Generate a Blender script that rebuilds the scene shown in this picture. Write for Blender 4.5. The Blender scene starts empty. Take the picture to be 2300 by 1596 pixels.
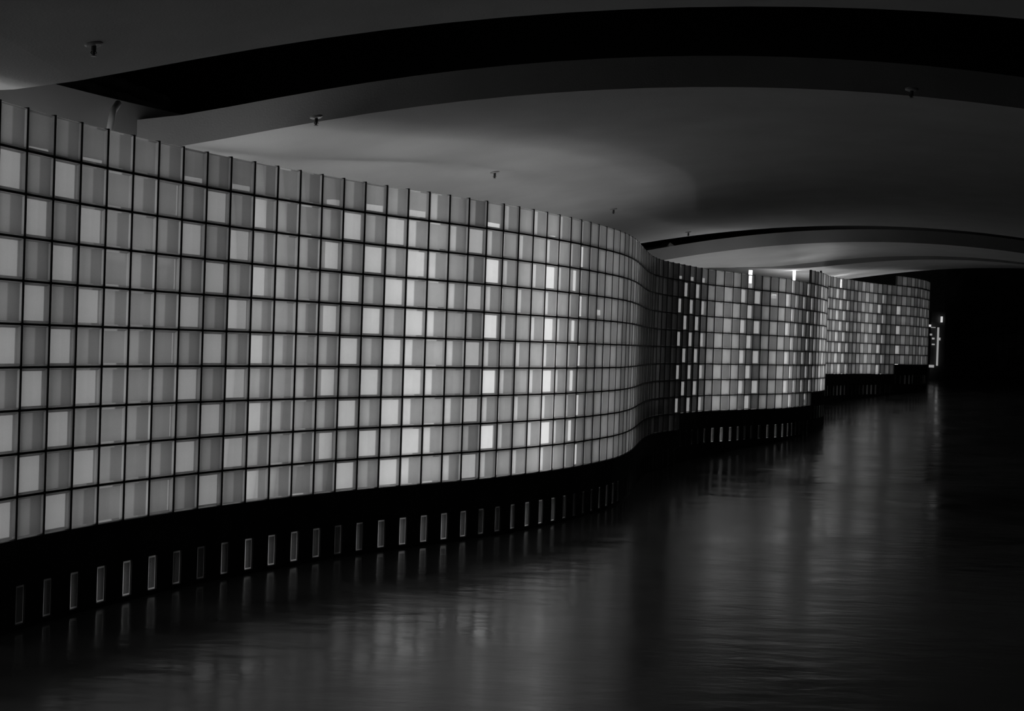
import bpy, math, random
import numpy as np
from mathutils import Matrix, Vector

random.seed(7)
C = bpy.context.scene.collection
SC = bpy.context.scene
U = 0.2                       # one glass block course, in metres
EYE = 7.064                   # eye height above the near floor, in courses

# ------------------------------------------------------------------ camera
cam_d = bpy.data.cameras.new('camera')
cam = bpy.data.objects.new('camera', cam_d)
C.objects.link(cam)
cam_d.sensor_width = 36.0
cam_d.lens = 2976.15 / 2300 * 36
cam_d.clip_start = 0.05
cam_d.clip_end = 300
cam.matrix_world = (Matrix.Translation((0, 0, EYE * U))
                    @ Matrix.Rotation(math.pi / 2 - 0.0097357, 4, 'X')
                    @ Matrix.Rotation(0.0326818, 4, 'Z'))
SC.camera = cam

# ------------------------------------------------------------------ world, exposure, light strengths
SC.view_settings.view_transform = 'Standard'
SC.view_settings.look = 'None'
SC.view_settings.gamma = 1.0
SC.view_settings.use_curve_mapping = False
SC.view_settings.exposure = 0.0
world = bpy.data.worlds.new('world')
SC.world = world
world.use_nodes = True
world.node_tree.nodes['Background'].inputs[0].default_value = (0.5, 0.5, 0.5, 1)
world.node_tree.nodes['Background'].inputs[1].default_value = 0.0
TUBE_POWER = 10.0       # bare tube
DIFFUSER_POWER = 2.15   # its opal diffuser
FILL_TROUGH_POWER = 4.0      # added unseen ceiling fill
SC.cycles.max_bounces = 6
SC.cycles.transmission_bounces = 6
SC.cycles.sample_clamp_indirect = 3.0


# ------------------------------------------------------------------ materials
def new_mat(name):
    m = bpy.data.materials.new(name)
    m.use_nodes = True
    nt = m.node_tree
    nt.nodes.clear()
    out = nt.nodes.new('ShaderNodeOutputMaterial')
    return m, nt, out


def principled(name, col, rough=0.6, spec=0.5, noise=0.0, nscale=8.0, bump=0.0, bscale=40.0):
    m, nt, out = new_mat(name)
    b = nt.nodes.new('ShaderNodeBsdfPrincipled')
    b.inputs['Base Color'].default_value = (col, col, col, 1)
    b.inputs['Roughness'].default_value = rough
    b.inputs['Specular IOR Level'].default_value = spec
    nt.links.new(b.outputs[0], out.inputs[0])
    if noise or bump:
        tc = nt.nodes.new('ShaderNodeTexCoord')
    if noise:
        n = nt.nodes.new('ShaderNodeTexNoise')
        n.inputs['Scale'].default_value = nscale
        n.inputs['Detail'].default_value = 6
        nt.links.new(tc.outputs['Object'], n.inputs['Vector'])
        r = nt.nodes.new('ShaderNodeMapRange')
        r.inputs[1].default_value = 0.3
        r.inputs[2].default_value = 0.7
        r.inputs[3].default_value = col * (1 - noise)
        r.inputs[4].default_value = col * (1 + noise)
        nt.links.new(n.outputs[0], r.inputs[0])
        cb = nt.nodes.new('ShaderNodeCombineColor')
        for k in range(3):
            nt.links.new(r.outputs[0], cb.inputs[k])
        nt.links.new(cb.outputs[0], b.inputs['Base Color'])
    if bump:
        n2 = nt.nodes.new('ShaderNodeTexNoise')
        n2.inputs['Scale'].default_value = bscale
        n2.inputs['Detail'].default_value = 4
        nt.links.new(tc.outputs['Object'], n2.inputs['Vector'])
        bp = nt.nodes.new('ShaderNodeBump')
        bp.inputs['Strength'].default_value = bump
        bp.inputs['Distance'].default_value = 0.01
        nt.links.new(n2.outputs[0], bp.inputs['Height'])
        nt.links.new(bp.outputs[0], b.inputs['Normal'])
    return m


def emitter(name, strength):
    m, nt, out = new_mat(name)
    e = nt.nodes.new('ShaderNodeEmission')
    e.inputs[1].default_value = strength
    nt.links.new(e.outputs[0], out.inputs[0])
    return m


def glass_material():
    """Moulded block glass. Per-face attributes describe the pane of each block:
    ta / tb - how much light the left / right part of the pane lets through, painted light level included,
    split   - where the painted light band of the pane ends,  clear - share of clear glass."""
    m, nt, out = new_mat('block_glass')
    N, L = nt.nodes, nt.links

    def attr(n):
        a = N.new('ShaderNodeAttribute')
        a.attribute_name = n
        return a.outputs['Fac']

    def math_(op, a, b=None, c=None):
        x = N.new('ShaderNodeMath')
        x.operation = op
        for k, v in enumerate((a, b, c)):
            if v is None:
                continue
            if isinstance(v, (int, float)):
                x.inputs[k].default_value = v
            else:
                L.new(v, x.inputs[k])
        return x.outputs[0]
    uv = N.new('ShaderNodeUVMap')
    uv.uv_map = 'pane'
    sep = N.new('ShaderNodeSeparateXYZ')
    L.new(uv.outputs[0], sep.inputs[0])
    u, v = sep.outputs[0], sep.outputs[1]
    ta, tb, split, clear = attr('ta'), attr('tb'), attr('split'), attr('clear')
    s = N.new('ShaderNodeMapRange')
    s.interpolation_type = 'SMOOTHSTEP'
    L.new(u, s.inputs[0])
    L.new(math_('SUBTRACT', split, 0.05), s.inputs[1])
    L.new(math_('ADD', split, 0.05), s.inputs[2])
    tone = math_('MULTIPLY_ADD', s.outputs[0], math_('SUBTRACT', tb, ta), ta)
    # cloudy moulded glass and fine horizontal ribs
    tc = N.new('ShaderNodeTexCoord')
    n = N.new('ShaderNodeTexNoise')
    n.inputs['Scale'].default_value = 9.0
    n.inputs['Detail'].default_value = 3
    L.new(tc.outputs['Object'], n.inputs['Vector'])
    k = math_('MULTIPLY_ADD', math_('SUBTRACT', n.outputs[0], 0.5), 0.30, 1.0)
    n2 = N.new('ShaderNodeTexNoise')
    n2.inputs['Scale'].default_value = 260.0
    n2.inputs['Detail'].default_value = 1
    L.new(tc.outputs['Object'], n2.inputs['Vector'])
    k2 = math_('MULTIPLY_ADD', math_('SUBTRACT', n2.outputs[0], 0.5), 0.22, 1.0)
    tone = math_('MULTIPLY', math_('MULTIPLY', tone, k), k2)
    cc = N.new('ShaderNodeCombineColor')
    for i in range(3):
        L.new(tone, cc.inputs[i])
    tr = N.new('ShaderNodeBsdfTranslucent')
    L.new(cc.outputs[0], tr.inputs[0])
    df = N.new('ShaderNodeBsdfDiffuse')
    df.inputs[0].default_value = (0.25, 0.25, 0.25, 1)
    mx = N.new('ShaderNodeMixShader')
    mx.inputs[0].default_value = 0.15
    L.new(tr.outputs[0], mx.inputs[1])
    L.new(df.outputs[0], mx.inputs[2])
    rf = N.new('ShaderNodeBsdfTransparent')
    rf.inputs['Color'].default_value = (0.95, 0.95, 0.95, 1)
    mx2 = N.new('ShaderNodeMixShader')
    L.new(clear, mx2.inputs[0])
    L.new(mx.outputs[0], mx2.inputs[1])
    L.new(rf.outputs[0], mx2.inputs[2])
    gl = N.new('ShaderNodeBsdfGlossy')
    gl.inputs['Roughness'].default_value = 0.25
    fr = N.new('ShaderNodeFresnel')
    fr.inputs[0].default_value = 1.35
    mx3 = N.new('ShaderNodeMixShader')
    L.new(math_('MULTIPLY', fr.outputs[0], 0.5), mx3.inputs[0])
    L.new(mx2.outputs[0], mx3.inputs[1])
    L.new(gl.outputs[0], mx3.inputs[2])
    L.new(mx3.outputs[0], out.inputs[0])
    return m


def floor_material():
    m, nt, out = new_mat('polished_floor')
    N, L = nt.nodes, nt.links
    b = N.new('ShaderNodeBsdfPrincipled')
    tc = N.new('ShaderNodeTexCoord')
    n = N.new('ShaderNodeTexNoise')
    n.inputs['Scale'].default_value = 1.3
    n.inputs['Detail'].default_value = 7
    n.inputs['Roughness'].default_value = 0.6
    L.new(tc.outputs['Object'], n.inputs['Vector'])
    r = N.new('ShaderNodeMapRange')
    r.inputs[1].default_value = 0.3
    r.inputs[2].default_value = 0.7
    r.inputs[3].default_value = 0.05
    r.inputs[4].default_value = 0.085
    L.new(n.outputs[0], r.inputs[0])
    cb = N.new('ShaderNodeCombineColor')
    for k in range(3):
        L.new(r.outputs[0], cb.inputs[k])
    L.new(cb.outputs[0], b.inputs['Base Color'])
    r2 = N.new('ShaderNodeMapRange')
    r2.inputs[1].default_value = 0.3
    r2.inputs[2].default_value = 0.7
    r2.inputs[3].default_value = 0.11
    r2.inputs[4].default_value = 0.25
    L.new(n.outputs[0], r2.inputs[0])
    L.new(r2.outputs[0], b.inputs['Roughness'])
    b.inputs['Specular IOR Level'].default_value = 0.4
    mp = N.new('ShaderNodeMapping')
    mp.inputs['Scale'].default_value = (1.0, 2.2, 1.0)
    L.new(tc.outputs['Object'], mp.inputs[0])
    w = N.new('ShaderNodeTexNoise')
    w.inputs['Scale'].default_value = 2.2
    w.inputs['Detail'].default_value = 5
    L.new(mp.outputs[0], w.inputs['Vector'])
    bp = N.new('ShaderNodeBump')
    bp.inputs['Strength'].default_value = 0.24
    bp.inputs['Distance'].default_value = 0.02
    L.new(w.outputs[0], bp.inputs['Height'])
    L.new(bp.outputs[0], b.inputs['Normal'])
    L.new(b.outputs[0], out.inputs[0])
    return m


M_GLASS = glass_material()
M_JOINT = principled('dark_joint_metal', 0.012, 0.5, 0.3)
M_PLINTH = principled('black_painted_base', 0.05, 0.55, 0.3, 0.3, 5)
M_FLOOR = floor_material()
M_CEIL = principled('ceiling_plaster', 0.55, 0.9, 0.1, 0.06, 2.0, 0.15, 90)
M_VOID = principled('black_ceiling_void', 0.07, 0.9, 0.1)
M_BACK = principled('cavity_wall_plaster', 0.5, 0.9, 0.1, 0.08, 3)
M_DARK = principled('dark_hall_wall', 0.09, 0.7, 0.2, 0.3, 2)
M_TUBE = emitter('fluorescent_glow', TUBE_POWER)
M_FILL_TROUGH = emitter('fill_trough_glow', FILL_TROUGH_POWER)
M_WIDE = emitter('wide_diffuser_glow', DIFFUSER_POWER * 0.56)
M_DIFF = emitter('opal_diffuser_glow', DIFFUSER_POWER)
M_CHROME = principled('sprinkler_metal', 0.35, 0.35, 0.8)
M_BRASS = principled('sprinkler_dark_metal', 0.05, 0.5, 0.5)
M_DUCT = principled('black_duct_foil', 0.25, 0.4, 0.5, 0.4, 6, 0.5, 12)
M_PIPE = principled('grey_conduit', 0.9, 0.6, 0.3)
M_SPOT = emitter('small_lamp_glow', 0.6)
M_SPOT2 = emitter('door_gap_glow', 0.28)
M_BOX = principled('pale_enamel', 0.6, 0.5, 0.3)


# ------------------------------------------------------------------ mesh helpers (all lengths in courses, scaled by U)
class MB:
    def __init__(self):
        self.v, self.f, self.uv, self.at = [], [], [], []

    def face(self, pts, uv=None, at=(0, 0, 0, 0)):
        b = len(self.v)
        self.v += [tuple(p) for p in pts]
        self.f.append(tuple(range(b, b + len(pts))))
        self.uv.append(uv or [(0, 0)] * len(pts))
        self.at.append(at)

    def box(self, o, ax, ay, az):
        """o corner, three edge vectors"""
        o, ax, ay, az = map(np.array, (o, ax, ay, az))
        p = [o + i * ax + j * ay + k * az for k in (0, 1) for j in (0, 1) for i in (0, 1)]
        for q in ((0, 2, 3, 1), (4, 5, 7, 6), (0, 1, 5, 4), (2, 6, 7, 3), (0, 4, 6, 2), (1, 3, 7, 5)):
            self.face([p[i] for i in q])

    def tube(self, path, r, n=12, caps=True):
        path = [np.array(p, float) for p in path]
        rr = r if hasattr(r, '__len__') else [r] * len(path)
        rings = []
        for i, p in enumerate(path):
            d = path[min(i + 1, len(path) - 1)] - path[max(i - 1, 0)]
            d = d / np.linalg.norm(d)
            a = np.cross(d, (0.31, 0.17, 0.93) if abs(d[2]) < 0.8 else (1, 0, 0))
            a /= np.linalg.norm(a)
            b = np.cross(d, a)
            rings.append([p + rr[i] * (math.cos(t) * a + math.sin(t) * b)
                          for t in [2 * math.pi * k / n for k in range(n)]])
        for i in range(len(rings) - 1):
            for k in range(n):
                self.face([rings[i][k], rings[i][(k + 1) % n], rings[i + 1][(k + 1) % n], rings[i + 1][k]])
        if caps:
            self.face(rings[0][::-1])
            self.face(rings[-1])

    def build(self, name, m, parent=None, attrs=False, smooth=False, origin=None, weld=True):
        me = bpy.data.meshes.new(name)
        o = np.array(origin if origin is not None else (0, 0, 0), float)
        me.from_pydata([tuple((np.array(p) - o) * U) for p in self.v], [], self.f)
        if attrs:
            lay = me.uv_layers.new(name='pane')
            flat = [c for f in self.uv for q in f for c in q]
            lay.data.foreach_set('uv', flat)
            for k, nm in enumerate(('ta', 'tb', 'split', 'clear')):
                a = me.attributes.new(nm, 'FLOAT', 'FACE')
                a.data.foreach_set('value', [x[k] for x in self.at])
        if weld:
            import bmesh
            bm = bmesh.new()
            bm.from_mesh(me)
            bmesh.ops.remove_doubles(bm, verts=bm.verts, dist=1e-5)
            bmesh.ops.recalc_face_normals(bm, faces=bm.faces)
            bm.to_mesh(me)
            bm.free()
        if smooth:
            for p in me.polygons:
                p.use_smooth = True
        me.materials.append(m)
        ob = bpy.data.objects.new(name, me)
        C.objects.link(ob)
        ob.location = tuple(o * U)
        if parent:
            ob.parent = parent
            ob.matrix_parent_inverse = parent.matrix_world.inverted()
            ob.location = tuple(o * U)
        return ob


def tag(o, label=None, cat=None, group=None, kind=None):
    for k, v in (('label', label), ('category', cat), ('group', group), ('kind', kind)):
        if v:
            o[k] = v
    return o


def empty(name, loc):
    o = bpy.data.objects.new(name, None)
    C.objects.link(o)
    o.location = tuple(np.array(loc) * U)
    o.empty_display_size = 0.1
    bpy.context.view_layer.update()
    return o


def Z(level):
    """height in courses above the near floor of a joint level (level 0 = joint just below the eye)"""
    return 6.12 + level


# ------------------------------------------------------------------ plan of the wavy wall
NEAR = [(-11.613, 29.665), (-11.336, 30.626), (-11.035, 31.58), (-10.706, 32.524), (-10.346, 33.457), (-9.957, 34.378),
        (-9.548, 35.291), (-9.122, 36.195), (-8.674, 37.089), (-8.194, 37.967), (-7.686, 38.828), (-7.159, 39.678),
        (-6.621, 40.521), (-6.071, 41.356), (-5.502, 42.179), (-4.907, 42.982), (-4.284, 43.764), (-3.637, 44.526),
        (-2.976, 45.277), (-2.315, 46.027), (-1.669, 46.791), (-1.049, 47.575), (-0.457, 48.382), (0.111, 49.205),
        (0.659, 50.041), (1.189, 50.889), (1.699, 51.749), (2.184, 52.624), (2.638, 53.515), (3.062, 54.42),
        (3.465, 55.335), (3.852, 56.257), (4.223, 57.186), (4.579, 58.121)]
FAR = [(5.24, 60.44), (6.5, 67.14), (7.33, 71.94), (8.49, 76.27), (10.28, 80.08), (11.3, 82.07), (12.89, 84.68),
       (14.6, 86.56), (16.0, 88.63), (17.29, 90.08), (19.01, 92.07), (20.19, 94.33), (21.49, 96.78), (22.29, 98.29),
       (24.61, 103.98), (26.1, 112.4), (28.69, 121.02), (31.14, 125.11), (33.82, 128.91), (35.72, 131.4),
       (38.83, 134.7), (40.82, 136.68), (42.17, 138.55), (43.82, 141.29), (45.44, 144.91), (46.2, 148.6), (46.5, 152.5)]
PRE = [(-13.9, 16.0), (-13.3, 19.9), (-12.75, 23.8), (-12.2, 27.0)]


def spline(pts, smooth):
    """natural cubic smoothing spline through pts, chord-length parameter -> dense samples"""
    P = np.array(pts, float)
    t = np.concatenate([[0], np.cumsum(np.hypot(*np.diff(P, axis=0).T))])
    n = len(t)
    h = np.diff(t)
    Q = np.zeros((n, n - 2))
    R = np.zeros((n - 2, n - 2))
    for j in range(1, n - 1):
        Q[j - 1, j - 1] = 1 / h[j - 1]
        Q[j, j - 1] = -1 / h[j - 1] - 1 / h[j]
        Q[j + 1, j - 1] = 1 / h[j]
        R[j - 1, j - 1] = (h[j - 1] + h[j]) / 3
        if j < n - 2:
            R[j - 1, j] = R[j, j - 1] = h[j] / 6
    A = R + smooth * Q.T @ Q
    g = np.linalg.solve(A, Q.T @ P)
    F = P - smooth * Q @ g
    G = np.vstack([[0, 0], g, [0, 0]])
    out, tt = [], []
    for i in range(n - 1):
        for s in np.linspace(0, h[i], max(2, int(h[i] * 20)), endpoint=False):
            a, b = (h[i] - s), s
            out.append((F[i] * a + F[i + 1] * b) / h[i]
                       - a * b / 6 * (G[i] * (1 + a / h[i]) + G[i + 1] * (1 + b / h[i])))
            tt.append(t[i] + s)
    out.append(F[-1])
    return np.array(out)


dense = spline(PRE + NEAR + FAR, 0.15)
arc = np.concatenate([[0], np.cumsum(np.hypot(*np.diff(dense, axis=0).T))])


def arc_of(p):
    return arc[np.argmin(np.hypot(dense[:, 0] - p[0], dense[:, 1] - p[1]))]


# joints counted off the photograph: index -> place
a0, a33 = arc_of(NEAR[0]), arc_of(NEAR[33])
a56, a77 = arc_of((10.28, 80.08)) - 0.02, arc_of((22.29, 98.29))
a121 = arc_of((38.83, 134.7)) + 0.1
n3 = a77 + (a121 - a77)
K121 = 77 + int(round((a121 - a77) / 1.0))
if K121 % 2 == 0:
    K121 += 1
aend = arc[-1]
KEND = K121 + int((aend - a121))
KPRE = -int(a0)
anch = [(KPRE, a0 + KPRE * 1.0), (0, a0), (33, a33), (56, a56), (77, a77), (K121, a121), (KEND, a121 + KEND - K121)]
print('joint anchors', anch)


def P(k, off=0.0):
    """plan point of joint k (may be fractional), moved off courses to the back of the wall"""
    a = np.interp(k, [q[0] for q in anch], [q[1] for q in anch])
    x = np.array([np.interp(a, arc, dense[:, 0]), np.interp(a, arc, dense[:, 1])])
    if off:
        x = x + off * NB(k)
    return x


def T(k):
    d = P(k + 0.5) - P(k - 0.5)
    return d / np.linalg.norm(d)


def NB(k):
    t = T(k)
    return np.array([-t[1], t[0]])


def p3(k, z, off=0.0):
    q = P(k, off)
    return np.array([q[0], q[1], z])


STEP3 = 102
def bottom(k):
    return -4 if k < 56 else -3 if k < 77 else -2 if k < STEP3 - 8 else -1 if k < K121 else 0


def top(k):
    return 6 if k < 76 else 7 if k < STEP3 - 8 else 8 if k < K121 else 9


# ------------------------------------------------------------------ the glass block partition
wall_root = empty('glass_block_wall', p3(20, Z(-4)))
tag(wall_root, 'long wavy backlit wall of square glass blocks with thin dark joints',
    'glass wall', kind='thing')

JW = 0.024     # half joint width


PAINTED_GLINT = {3: 0.7, 4: 1.0, 5: 0.75, 10: 0.55, 11: 0.8, 12: 0.95, 16: 0.6, 17: 0.8, 18: 0.95, 19: 0.6}  # rim tone of the columns that get painted glints
PAINTED_GLINT.update({k: 0.8 for k in range(52, 66)})


def block(mb, k, lev, base=None):
    """one hollow glass block between joints k and k+1, levels lev and lev+1"""
    fluted = (k + (5 - lev)) % 2 == 0
    rnd = random.Random(k * 31 + lev * 7)
    A, B = P(k), P(k + 1)
    t = (B - A) / np.linalg.norm(B - A)
    nb = np.array([-t[1], t[0]])
    A2, B2 = A + t * JW, B - t * JW
    w = np.linalg.norm(B2 - A2)
    z0, z1 = Z(lev) + JW, Z(lev + 1) - JW
    h = z1 - z0

    def pt(u, v, d):
        q = A2 + t * (u * w) + nb * d
        return (q[0], q[1], z0 + v * h)
    if fluted:
        ml, mr, mv = 0.05, 0.09, 0.05
        split = 0.47 + 0.05 * math.sin(k * 0.9)  # bright left band: refracted light put into the pane tone
        if 17 <= k < 34:
            split = 0.40 - 0.02 * (k - 17)
        if k >= 34:
            split = 0.08
        ta, tb, cl = 0.62, 0.38, 0.0
        if 17 <= k < 32:
            ta = 0.85  # stronger painted light band on these columns
        if k >= 34:
            ta, tb = (0.38, 0.26) if k < 50 else (0.52, 0.34)  # bend dimmer, far columns brighter: light level painted into the glass
        rim = 0.50 if k < 34 else 0.40
    else:
        ml, mr, mv = 0.04, 0.13, 0.07
        split = 0.5
        ta = (0.60 if k < 34 else 0.50 if k < 50 else 0.88) + rnd.uniform(-0.03, 0.03)  # clear panes likewise carry the painted light level by region
        tb = ta * rnd.uniform(0.92, 1.08)
        cl = 0.2
        rim = 0.40 if k < 34 else 0.5
    R = (rim * 1.0, rim * 1.0, 0.5, 0.0)
    I = (ta, tb, split, cl)
    # pane of the front shell
    # glints painted as a brighter rim tone along part of the width
    painted_glint = PAINTED_GLINT.get(k, 0.0)
    G = (painted_glint, rim, 0.62, 0.0)
    xs = [0, 0.02, ml, 1 - mr, 0.98, 1]
    ys = [0, 0.02, mv, 1 - mv, 0.98, 1]

    def depth(i, j):
        e = min(i, 5 - i, j, 5 - j)
        return 0.03 if e == 0 else 0.0 if e == 1 else 0.012
    for i in range(5):
        for j in range(5):
            q = [(i, j), (i + 1, j), (i + 1, j + 1), (i, j + 1)]
            pane = i == 2 and j == 2
            mb.face([pt(xs[a], ys[b], depth(a, b)) for a, b in q],
                    [((xs[a] - ml) / (1 - mr - ml), (ys[b] - mv) / (1 - 2 * mv)) for a, b in q],
                    I if pane else G if (painted_glint and i == 2 and j in (1, 3)) else R)
    # side walls of the moulding
    D = 0.16
    S = (0.5, 0.5, 0.5, 0.0)
    mb.face([pt(0, 0, 0.03), pt(0, 1, 0.03), pt(0, 1, D), pt(0, 0, D)], None, S)
    mb.face([pt(1, 0, 0.03), pt(1, 0, D), pt(1, 1, D), pt(1, 1, 0.03)], None, S)
    mb.face([pt(0, 0, 0.03), pt(0, 0, D), pt(1, 0, D), pt(1, 0, 0.03)], None, S)
    mb.face([pt(0, 1, 0.03), pt(1, 1, 0.03), pt(1, 1, D), pt(0, 1, D)], None, S)


rest = MB()
for k in range(KPRE, KEND):
    for lev in range(bottom(k), top(k)):
        if 0 <= k < 10 and -4 <= lev < 6:
            mb = MB()
            block(mb, k, lev)
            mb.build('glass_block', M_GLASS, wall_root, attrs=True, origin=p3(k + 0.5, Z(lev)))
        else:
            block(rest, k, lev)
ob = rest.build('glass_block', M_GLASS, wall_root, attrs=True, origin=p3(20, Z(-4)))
tag(ob, kind='stuff')

# joint grid: upright fins and level bars
g = MB()
for k in range(KPRE, KEND + 1):
    A = P(k)
    t, nb = T(k), NB(k)
    b, tt = min(bottom(k), bottom(k - 1)), max(top(k), top(k - 1))
    o = A - t * JW - nb * 0.012
    g.box((o[0], o[1], Z(b)), (t[0] * 2 * JW, t[1] * 2 * JW, 0), (nb[0] * 0.18, nb[1] * 0.18, 0), (0, 0, tt - b))
for k in range(KPRE, KEND):
    for lev in range(bottom(k), top(k)):
        if lev == bottom(k):
            continue
        A, B = P(k, -0.012), P(k + 1, -0.012)
        A2, B2 = P(k, 0.17), P(k + 1, 0.17)
        z0, z1 = Z(lev) - JW * 1.08, Z(lev) + JW * 1.08
        q = [(A[0], A[1]), (B[0], B[1]), (B2[0], B2[1]), (A2[0], A2[1])]
        lo = [(x, y, z0) for x, y in q]
        hi = [(x, y, z1) for x, y in q]
        g.face(lo[::-1])
        g.face(hi)
        g.face([lo[0], lo[1], hi[1], hi[0]])
        g.face([lo[2], lo[3], hi[3], hi[2]])
g.build('joint_grid', M_JOINT, wall_root, origin=p3(20, Z(-4)), weld=False)

# ------------------------------------------------------------------ black base with slot blocks
base_root = empty('black_wall_base', p3(20, -0.1))
tag(base_root, 'black base under the glass block wall with a row of narrow upright glass slots',
    'wall base', kind='thing')


def floor_z(x, y):
    t = x * 0.44 + y * 0.9
    return 0.0478 * max(0.0, t - 74.0)


pl = MB()
SL0, SL1 = 0.06, 0.40
slots = []
for k in range(KPRE, KEND):
    zb = Z(bottom(k))
    q = P(k)
    fz = floor_z(*P(k + 0.5)) - 0.5
    s0, s1 = zb - 2.0, zb - 1.08
    has = (s0 > floor_z(*P(k + 0.5)) - 0.02)
    A, B = P(k), P(k + 1)

    def w(u, z, d=0.0):
        x = A + (B - A) * u + NB(k + 0.5) * d
        return (x[0], x[1], z)
    zt = zb - 0.0
    if has:
        pl.face([w(0, fz), w(1, fz), w(1, s0), w(0, s0)])
        pl.face([w(0, s1), w(1, s1), w(1, zt), w(0, zt)])
        pl.face([w(0, s0), w(SL0, s0), w(SL0, s1), w(0, s1)])
        pl.face([w(SL1, s0), w(1, s0), w(1, s1), w(SL1, s1)])
        D = 0.45
        pl.face([w(SL0, s0), w(SL0, s0, D), w(SL0, s1, D), w(SL0, s1)])
        pl.face([w(SL1, s0), w(SL1, s1), w(SL1, s1, D), w(SL1, s0, D)])
        pl.face([w(SL0, s0), w(SL1, s0), w(SL1, s0, D), w(SL0, s0, D)])
        pl.face([w(SL0, s1), w(SL0, s1, D), w(SL1, s1, D), w(SL1, s1)])
        if 0 <= k:
            slots.append((k, s0, s1))
    else:
        pl.face([w(0, fz), w(1, fz), w(1, zt), w(0, zt)])
    # top ledge under the blocks, end faces at the steps
    C1, C2 = P(k, 0.45), P(k + 1, 0.45)
    pl.face([(A[0], A[1], zt), (B[0], B[1], zt), (C2[0], C2[1], zt), (C1[0], C1[1], zt)])
    if bottom(k + 1) != bottom(k):
        zz = Z(bottom(k + 1))
        pl.face([(B[0], B[1], zt), (C2[0], C2[1], zt), (C2[0], C2[1], zz), (B[0], B[1], zz)])
pl.build('base_panel', M_PLINTH, base_root, origin=p3(20, -0.1))


def slot(k, s0, s1):
    mb = MB()
    A, B = P(k), P(k + 1)
    nb = NB(k + 0.5)
    g0, g1 = SL0 + 0.01, SL1 - 0.01
    R = random.Random(k)
    f = R.uniform(0.6, 1.2)

    def pt(u, v, d):
        x = A + (B - A) * (g0 + (g1 - g0) * u) + nb * d
        return (x[0], x[1], s0 + 0.01 + (s1 - s0 - 0.02) * v)
    xs = [0, 0.14, 0.86, 1]
    ys = [0, 0.05, 0.95, 1]
    for i in range(3):
        for j in range(3):
            q = [(i, j), (i + 1, j), (i + 1, j + 1), (i, j + 1)]
            at = (0.26 * f, 0.16 * f, 0.5, 0.0) if (i, j) == (1, 1) else (min(1, 1.0 * f),) * 2 + (0.5, 0.0)
            mb.face([pt(xs[a], ys[b], 0.03 if 0 < a < 3 and 0 < b < 3 else 0.05) for a, b in q],
                    [(xs[a], ys[b]) for a, b in q], at)
    S = (0.25, 0.25, 0.5, 0)
    for (a, b) in (((0, 0), (0, 1)), ((1, 1), (1, 0)), ((0, 1), (1, 1)), ((1, 0), (0, 0))):
        mb.face([pt(*a, 0.05), pt(*b, 0.05), pt(*b, 0.4), pt(*a, 0.4)], None, S)
    mb.build('slot_glass', M_GLASS, base_root, attrs=True, origin=(*P(k + 0.23), s0))


for s in slots[:100]:
    slot(*s)

# ------------------------------------------------------------------ cavity behind: back wall and vertical tubes
BO = 3.9
bw = MB()


def bo(k):
    return float(np.interp(k, [11, 20, 40, 50, 60], [BO, 8.0, 8.0, 12.0, 13.0]))


def lift(y):
    return max(0.0, min(1.0, (y - 96) / 20)) * 2.4


for k in range(KPRE, KEND):
    A, B = P(k, bo(k)), P(k + 1, bo(k + 1))
    A2, B2 = P(k, bo(k) + 0.6), P(k + 1, bo(k + 1) + 0.6)
    fz = -0.3
    za, zb = EYE + 6.8 - 0 + lift(A[1]), EYE + 6.8 + lift(B[1])
    bw.face([(A[0], A[1], fz), (B[0], B[1], fz), (B[0], B[1], zb), (A[0], A[1], za)])
    bw.face([(A2[0], A2[1], fz), (A2[0], A2[1], za), (B2[0], B2[1], zb), (B2[0], B2[1], fz)])
    bw.face([(A[0], A[1], za), (B[0], B[1], zb), (B2[0], B2[1], zb), (A2[0], A2[1], za)])
tag(bw.build('wall_left', M_BACK), 'pale plaster wall behind the glass blocks, seen above them at far left', kind='structure')

# joints beside which the strip lights stand; 2.6 courses behind the glass
STRIPS = [-8.2, -1.6, 5.1, 11.5, 18.2, 25.0, 32.0, 37.6, 62.2, 70.2, 81.0, 88, 99.6, 104.5, 112.6, 120.5, 127]
TO = 2.6
for k in STRIPS:
    if k > KEND - 1 or k < KPRE:
        continue
    far = float(np.interp(k, [40, 60], [0, 1]))
    zt = EYE + 4.8 + far * 0.85 + lift(P(k)[1]) * (1.7 / 2.4)
    zd = EYE + 4.7 + lift(P(k)[1]) * (1.7 / 2.4)
    z0 = max(0.3, floor_z(*P(k)) + 0.2)
    r = empty('strip_light', p3(k, z0, TO))
    tag(r, 'upright fluorescent strip light glowing behind the glass block wall', 'lamp', 'strip lights behind the glass block wall')
    q, t, nb = P(k, TO), T(k), NB(k)
    W = 0.45 if 30 < k < 40 or k > 115 else 1.8 if k < 15 else 2.3 if k < 20 else 1.1 if k < 50 else 1.35

    def bx(a0, a1, b0, b1, c0, c1, name, m_):
        m = MB()
        o = q + t * a0 + nb * b0
        m.box((o[0], o[1], c0), (t[0] * (a1 - a0), t[1] * (a1 - a0), 0), (nb[0] * (b1 - b0), nb[1] * (b1 - b0), 0), (0, 0, c1 - c0))
        m.build(name, m_, r)
    bx(-W, W, 0, 0.3, z0, zd, 'diffuser', M_WIDE if W > 1.5 else M_DIFF)
    bx(-W, W, 0.31, 0.5, z0 - 0.1, zd + 0.02, 'housing', M_BOX)
    if k not in (70.2, 99.6, 112.6):
        continue
    m = MB()
    m.tube([p3(k, zd + 0.03, TO + 0.2), p3(k, zt, TO + 0.2)], 0.12, 12)
    m.build('tube_end', M_TUBE, r)

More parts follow.
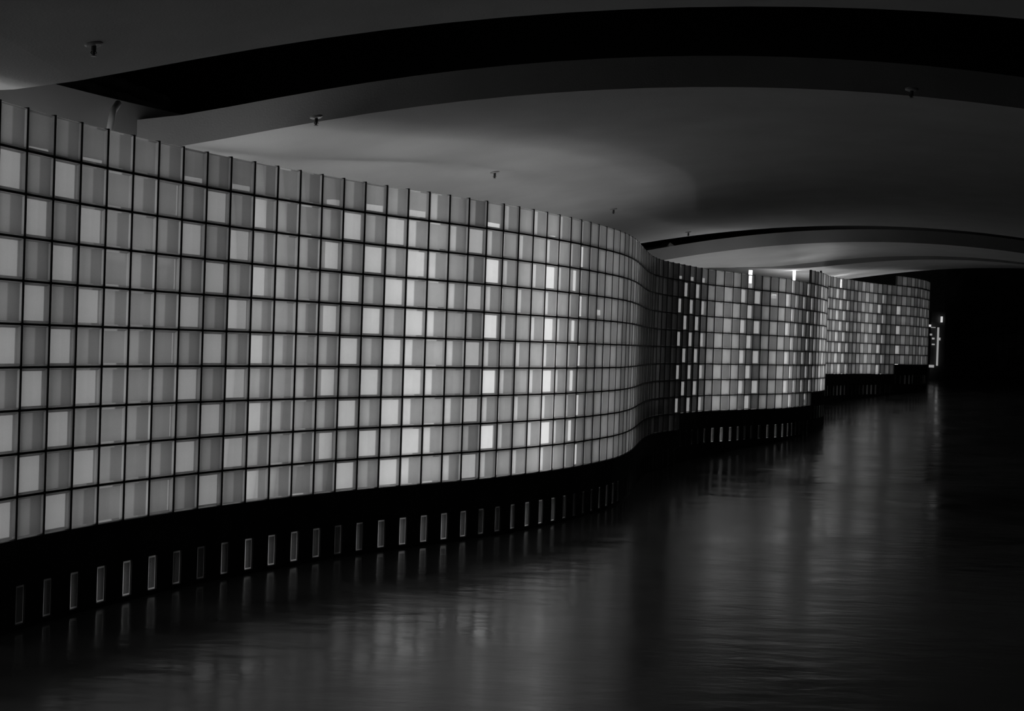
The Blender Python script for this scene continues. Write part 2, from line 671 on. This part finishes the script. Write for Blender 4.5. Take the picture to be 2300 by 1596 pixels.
# long added, unseen trough lights behind the wall that wash the ceiling from below
def trough(k0, k1, off, h, label):
    r = empty('fill_trough_light', p3(k0, EYE + h, off))
    tag(r, label, 'lamp')
    ks = np.linspace(k0, k1, max(2, int((k1 - k0) * 2)))
    body, lamp = MB(), MB()
    for a, b in zip(ks[:-1], ks[1:]):
        za, zb = EYE + h + lift(P(a)[1]) * 0.85, EYE + h + lift(P(b)[1]) * 0.85
        for (o0, o1, d0, d1) in ((off - 0.3, off - 0.24, -0.3, 0.06), (off + 0.24, off + 0.3, -0.3, 0.06), (off - 0.3, off + 0.3, -0.34, -0.3)):
            c = [P(a, o0), P(b, o0), P(b, o1), P(a, o1)]
            zz = [za, zb, zb, za]
            lo = [(q[0], q[1], z + d0) for q, z in zip(c, zz)]
            hi = [(q[0], q[1], z + d1) for q, z in zip(c, zz)]
            body.face(lo[::-1])
            body.face(hi)
            body.face([lo[0], lo[1], hi[1], hi[0]])
            body.face([lo[2], lo[3], hi[3], hi[2]])
        c = [P(a, off - 0.2), P(b, off - 0.2), P(b, off + 0.2), P(a, off + 0.2)]
        lamp.face([(q[0], q[1], z - 0.02) for q, z in zip(c, [za, zb, zb, za])])
    body.build('housing', M_BOX, r, weld=False)  # housing and diffuser of the added fill light
    lamp.build('diffuser', M_FILL_TROUGH, r, weld=False)


trough(-12, 11, 3.45, 1.9, 'first added fill trough light hidden behind the near end of the glass block wall')
trough(13, 45, 4.2, 1.1, 'second added fill trough light hidden behind the first bulge of the glass block wall')
trough(57, 92, 6.0, 2.2, 'third added fill trough light hidden behind the second bulge of the glass block wall')
trough(71, 86, 10.8, 2.6, 'fourth added fill trough light standing far behind the second bulge of the glass wall')
trough(94, 130, 4.0, 3.0, 'last added fill trough light hidden behind the far end of the glass block wall')

# ------------------------------------------------------------------ vaulted ceiling slabs
ZT = [30, 40, 85, 98, 117, 137, 160]
XC = [7.5, 8, 23.9, 28.5, 39, 52, 62]
RT = [66, 66, 77, 80, 66, 88, 90]
HP = [7.9, 7.9, 8.21, 8.3, 8.55, 9.44, 9.8]


def vault(x, y):
    xc, R, hp = np.interp(y, ZT, XC), np.interp(y, ZT, RT), np.interp(y, ZT, HP)
    z = hp - (x - xc) ** 2 / (2 * R)
    lo = 5.2 + lift(y) * 0.85
    d = z - lo
    z = lo + 0.5 * (d + math.sqrt(d * d + 0.3))      # runs level once it is as low as the wall top
    return EYE + z


def slab(name, y0, y1, label, thick=0.94):
    m = MB()
    nx, ny = 90, max(2, int((y1 - y0) / 2.5))
    xs = np.linspace(-34, 92, nx + 1)
    ys = np.linspace(y0, y1, ny + 1)
    g = [[(x, y, vault(x, y)) for x in xs] for y in ys]
    up = [[(x, y, z + thick) for x, y, z in row] for row in g]
    for j in range(ny):
        for i in range(nx):
            m.face([g[j][i], g[j + 1][i], g[j + 1][i + 1], g[j][i + 1]])
            m.face([up[j][i], up[j][i + 1], up[j + 1][i + 1], up[j + 1][i]])
    for i in range(nx):
        m.face([g[0][i], g[0][i + 1], up[0][i + 1], up[0][i]])
        m.face([g[ny][i], up[ny][i], up[ny][i + 1], g[ny][i + 1]])
    for j in range(ny):
        m.face([g[j][0], up[j][0], up[j + 1][0], g[j + 1][0]])
        m.face([g[j][nx], g[j + 1][nx], up[j + 1][nx], up[j][nx]])
    ob = m.build(name, M_CEIL)
    tag(ob, label, kind='structure')
    return ob


slab('ceiling', -8, 30.5, 'curved grey ceiling vault nearest the camera')
slab('ceiling', 40, 85, 'wide curved ceiling vault over the first bend of the glass wall')
slab('ceiling', 98, 113, 'curved ceiling vault over the second bulge of the glass wall')
slab('ceiling', 118, 139, 'farthest curved ceiling vault')

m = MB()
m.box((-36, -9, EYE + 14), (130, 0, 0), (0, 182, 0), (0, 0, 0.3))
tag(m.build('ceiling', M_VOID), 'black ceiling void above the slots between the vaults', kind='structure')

# ------------------------------------------------------------------ floor and outer walls
m = MB()
xs = np.linspace(-36, 94, 66)
ys = np.linspace(-8, 173, 92)
for j in range(len(ys) - 1):
    for i in range(len(xs) - 1):
        m.face([(x, y, floor_z(x, y)) for x, y in ((xs[i], ys[j]), (xs[i + 1], ys[j]), (xs[i + 1], ys[j + 1]), (xs[i], ys[j + 1]))])
tag(m.build('floor', M_FLOOR, smooth=True), 'dark polished floor ramping gently up into the distance', kind='structure')
for nm, o, a, b in (('wall_back', (-36, 166, -0.5), (130, 0, 0), (0, 1, 0)),
                    ('wall_right', (92, -9, -0.5), (1, 0, 0), (0, 176, 0)),
                    ('wall_outer', (-37, -9, -0.5), (1, 0, 0), (0, 176, 0)),
                    ('wall_front', (-36, -9.5, -0.5), (130, 0, 0), (0, 1, 0))):
    m = MB()
    m.box(o, a, b, (0, 0, EYE + 15))
    tag(m.build(nm, M_DARK), kind='structure')


# ------------------------------------------------------------------ pixel -> point on a surface of the room (for placing small things)
def ray(x, y):
    u, v = (x - 1150) / 2976.15, (798 - y) / 2976.15
    c, s = math.cos(0.0326818), math.sin(0.0326818)
    a, b = c * u - s * v, s * u + c * v
    th = 0.0097357
    return np.array([a, math.cos(th) + b * math.sin(th), b * math.cos(th) - math.sin(th)])


def on_vault(x, y):
    d = ray(x, y)
    lo = 5.0
    for yy in np.arange(5, 150, 0.02):
        p = d / d[1] * yy
        if p[2] + EYE > vault(p[0], yy):
            return np.array([p[0], yy, vault(p[0], yy)])


# ------------------------------------------------------------------ sprinklers
def sprinkler(px, py, label, scale=1.0):
    p = on_vault(px, py)
    e = 0.05
    nx = (vault(p[0] + e, p[1]) - vault(p[0] - e, p[1])) / (2 * e)
    ax = np.array([-nx, 0, 1.0])
    ax /= np.linalg.norm(ax)
    r = empty('ceiling_sprinkler', p)
    tag(r, label, 'sprinkler', 'ceiling sprinklers')
    s = scale
    m = MB()
    m.tube([p + ax * 0.02, p - ax * 0.02 * s, p - ax * 0.045 * s, p - ax * 0.05 * s], [0.19 * s, 0.19 * s, 0.15 * s, 0.07 * s], 24)
    m.build('escutcheon', M_CHROME, r, origin=p)
    dn = np.array([0, 0, -1.0])
    q = p - ax * 0.04
    m = MB()
    m.tube([q, q + dn * 0.10 * s, q + dn * 0.11 * s, q + dn * 0.19 * s], [0.05 * s, 0.05 * s, 0.035 * s, 0.03 * s], 10)
    m.tube([q + dn * 0.1 * s + np.array([0.03, 0, 0]), q + dn * 0.15 * s + np.array([0.06, 0, 0]), q + dn * 0.21 * s], 0.012, 6)
    m.tube([q + dn * 0.1 * s - np.array([0.03, 0, 0]), q + dn * 0.15 * s - np.array([0.06, 0, 0]), q + dn * 0.21 * s], 0.012, 6)
    m.build('nozzle', M_BRASS, r, origin=p)
    m = MB()
    m.tube([q + dn * 0.21 * s, q + dn * 0.225 * s], 0.06 * s, 12)
    m.build('deflector', M_CHROME, r, origin=p)


sprinkler(210, 98, 'ceiling sprinkler nearest the camera, top left, on the front vault')
sprinkler(710, 262, 'ceiling sprinkler above the glass wall, second from the left')
sprinkler(1111, 386, 'small ceiling sprinkler third from the left, over the wall')
sprinkler(1378, 469, 'tiny sprinkler near the bend of the glass wall')
sprinkler(1546, 521, 'faint tiny sprinkler beside the dark ceiling slot beyond the bend')
sprinkler(2048, 200, 'faint sprinkler on the dark right part of the ceiling', 1.0)

# ------------------------------------------------------------------ cavity services seen at the far left
def back_pt(px, py, dist_off):
    d = ray(px, py)
    best = None
    for k in np.arange(0, 30, 0.05):
        q = P(k, dist_off)
        e = abs(q[0] / q[1] - d[0] / d[1])
        if best is None or e < best[0]:
            best = (e, k, q)
    q = best[2]
    return np.array([q[0], q[1], EYE + d[2] / d[1] * q[1]])


pts = [back_pt(265, 232, BO - 0.25), back_pt(256, 248, BO - 0.4), back_pt(250, 268, BO - 0.5), back_pt(248, 292, BO - 0.5), back_pt(248, 320, BO - 0.5)]
m = MB()
m.tube(pts, 0.1, 12)
o = m.build('conduit_pipe', M_PIPE, smooth=True)
tag(o, 'thin pale grey curved conduit pipe rising behind the glass wall at far left', 'pipe')

def duct(pxs, r, lab):
    pts = [back_pt(x, y, BO + o) for x, y, o in pxs]
    m = MB()
    m.tube(pts, [r * (1 + 0.12 * math.sin(i * 2.1)) for i in range(len(pts))], 14)
    tag(m.build('air_duct', M_DUCT, smooth=True), lab, 'duct')


duct([(100 + i * 14, 172 + i * 4.6 + 2 * math.sin(i * 1.3), 1.4) for i in range(20)], 0.28,
     'lower sagging black duct along the top of the pale wall at far left')
duct([(135 + i * 14, 150 + i * 5.0 + 2 * math.sin(i * 1.7), 2.2) for i in range(18)], 0.3,
     'upper sagging black duct in the dark ceiling slot at far left')

# ------------------------------------------------------------------ far end
def on_end(px, py, y):
    d = ray(px, py)
    p = d / d[1] * y
    return np.array([p[0], y, p[2] + EYE])


def lamp_spot(px, py, w, h, lab, name='small_lamp', y=156.0, mat=None, cat='lamp'):
    p = on_end(px, py, y)
    s = y / 2976.15
    m = MB()
    m.box((p[0] - w * s / 2, y, p[2] - h * s / 2), (w * s, 0, 0), (0, 0.3, 0), (0, 0, h * s))
    o = m.build(name, mat or M_SPOT, origin=p)
    tag(o, lab, cat)
    return o


p0, p1 = on_end(2088, 836, 158), on_end(2124, 700, 158)
m = MB()
zf = floor_z(p0[0], 158)
m.box((p0[0], 158, zf), (p1[0] - p0[0], 0, 0), (0, 0.5, 0), (0, 0, p1[2] - zf))
d = m.build('door_1', M_DARK)
tag(d, 'dark door at the far end beside the end of the glass wall', kind='structure')
lamp_spot(2107, 778, 2.6, 86, 'tall thin bright slit of light in the far doorway', 'light_strip', 157.6, M_SPOT2)
lamp_spot(2116, 717, 3, 13, 'small bright upright lamp above the far doorway slit', y=157.6)
lamp_spot(2089, 731, 5, 5, 'round bright spot lamp at the edge of the far glass wall', y=157.6)
lamp_spot(2097, 735, 9, 1.5, 'thin horizontal light line just right of the spot lamp', y=157.6, mat=M_SPOT2)
lamp_spot(2092, 751, 3.5, 4, 'dim upper indicator lamp of the far door', y=157.6, mat=M_SPOT2)
lamp_spot(2097, 760, 4, 4, 'middle indicator lamp of the far door', y=157.6, mat=M_SPOT2)
lamp_spot(2097, 773, 5, 3, 'lower indicator lamp of the far door', y=157.6, mat=M_SPOT2)
lamp_spot(2111, 761, 3, 6, 'small lamp right of the bright slit', y=157.6, mat=M_SPOT2)
lamp_spot(2093, 822, 10, 6, 'pale low box standing at the foot of the far door', 'low_box', 157.2, M_SPOT2, 'box')  # the box is no lamp; its lit look is put in as glow

# dim glass block window at far right
w0, w1 = on_end(2237, 830, 165.6), on_end(2330, 700, 165.6)
m = MB()
nw, nh = 6, 8
for i in range(nw):
    for j in range(nh):
        x = w0[0] + (w1[0] - w0[0]) * i / nw
        z = w0[2] + (w1[2] - w0[2]) * j / nh
        dx, dz = (w1[0] - w0[0]) / nw * 0.88, (w1[2] - w0[2]) / nh * 0.88
        m.box((x, 165.6, z), (dx, 0, 0), (0, 0.3, 0), (0, 0, dz))
tag(m.build('window_1', principled('dim_block_window', 0.12, 0.4, 0.5, 0.6, 3)), 'barely visible dark window of glass blocks at the far right', kind='structure')
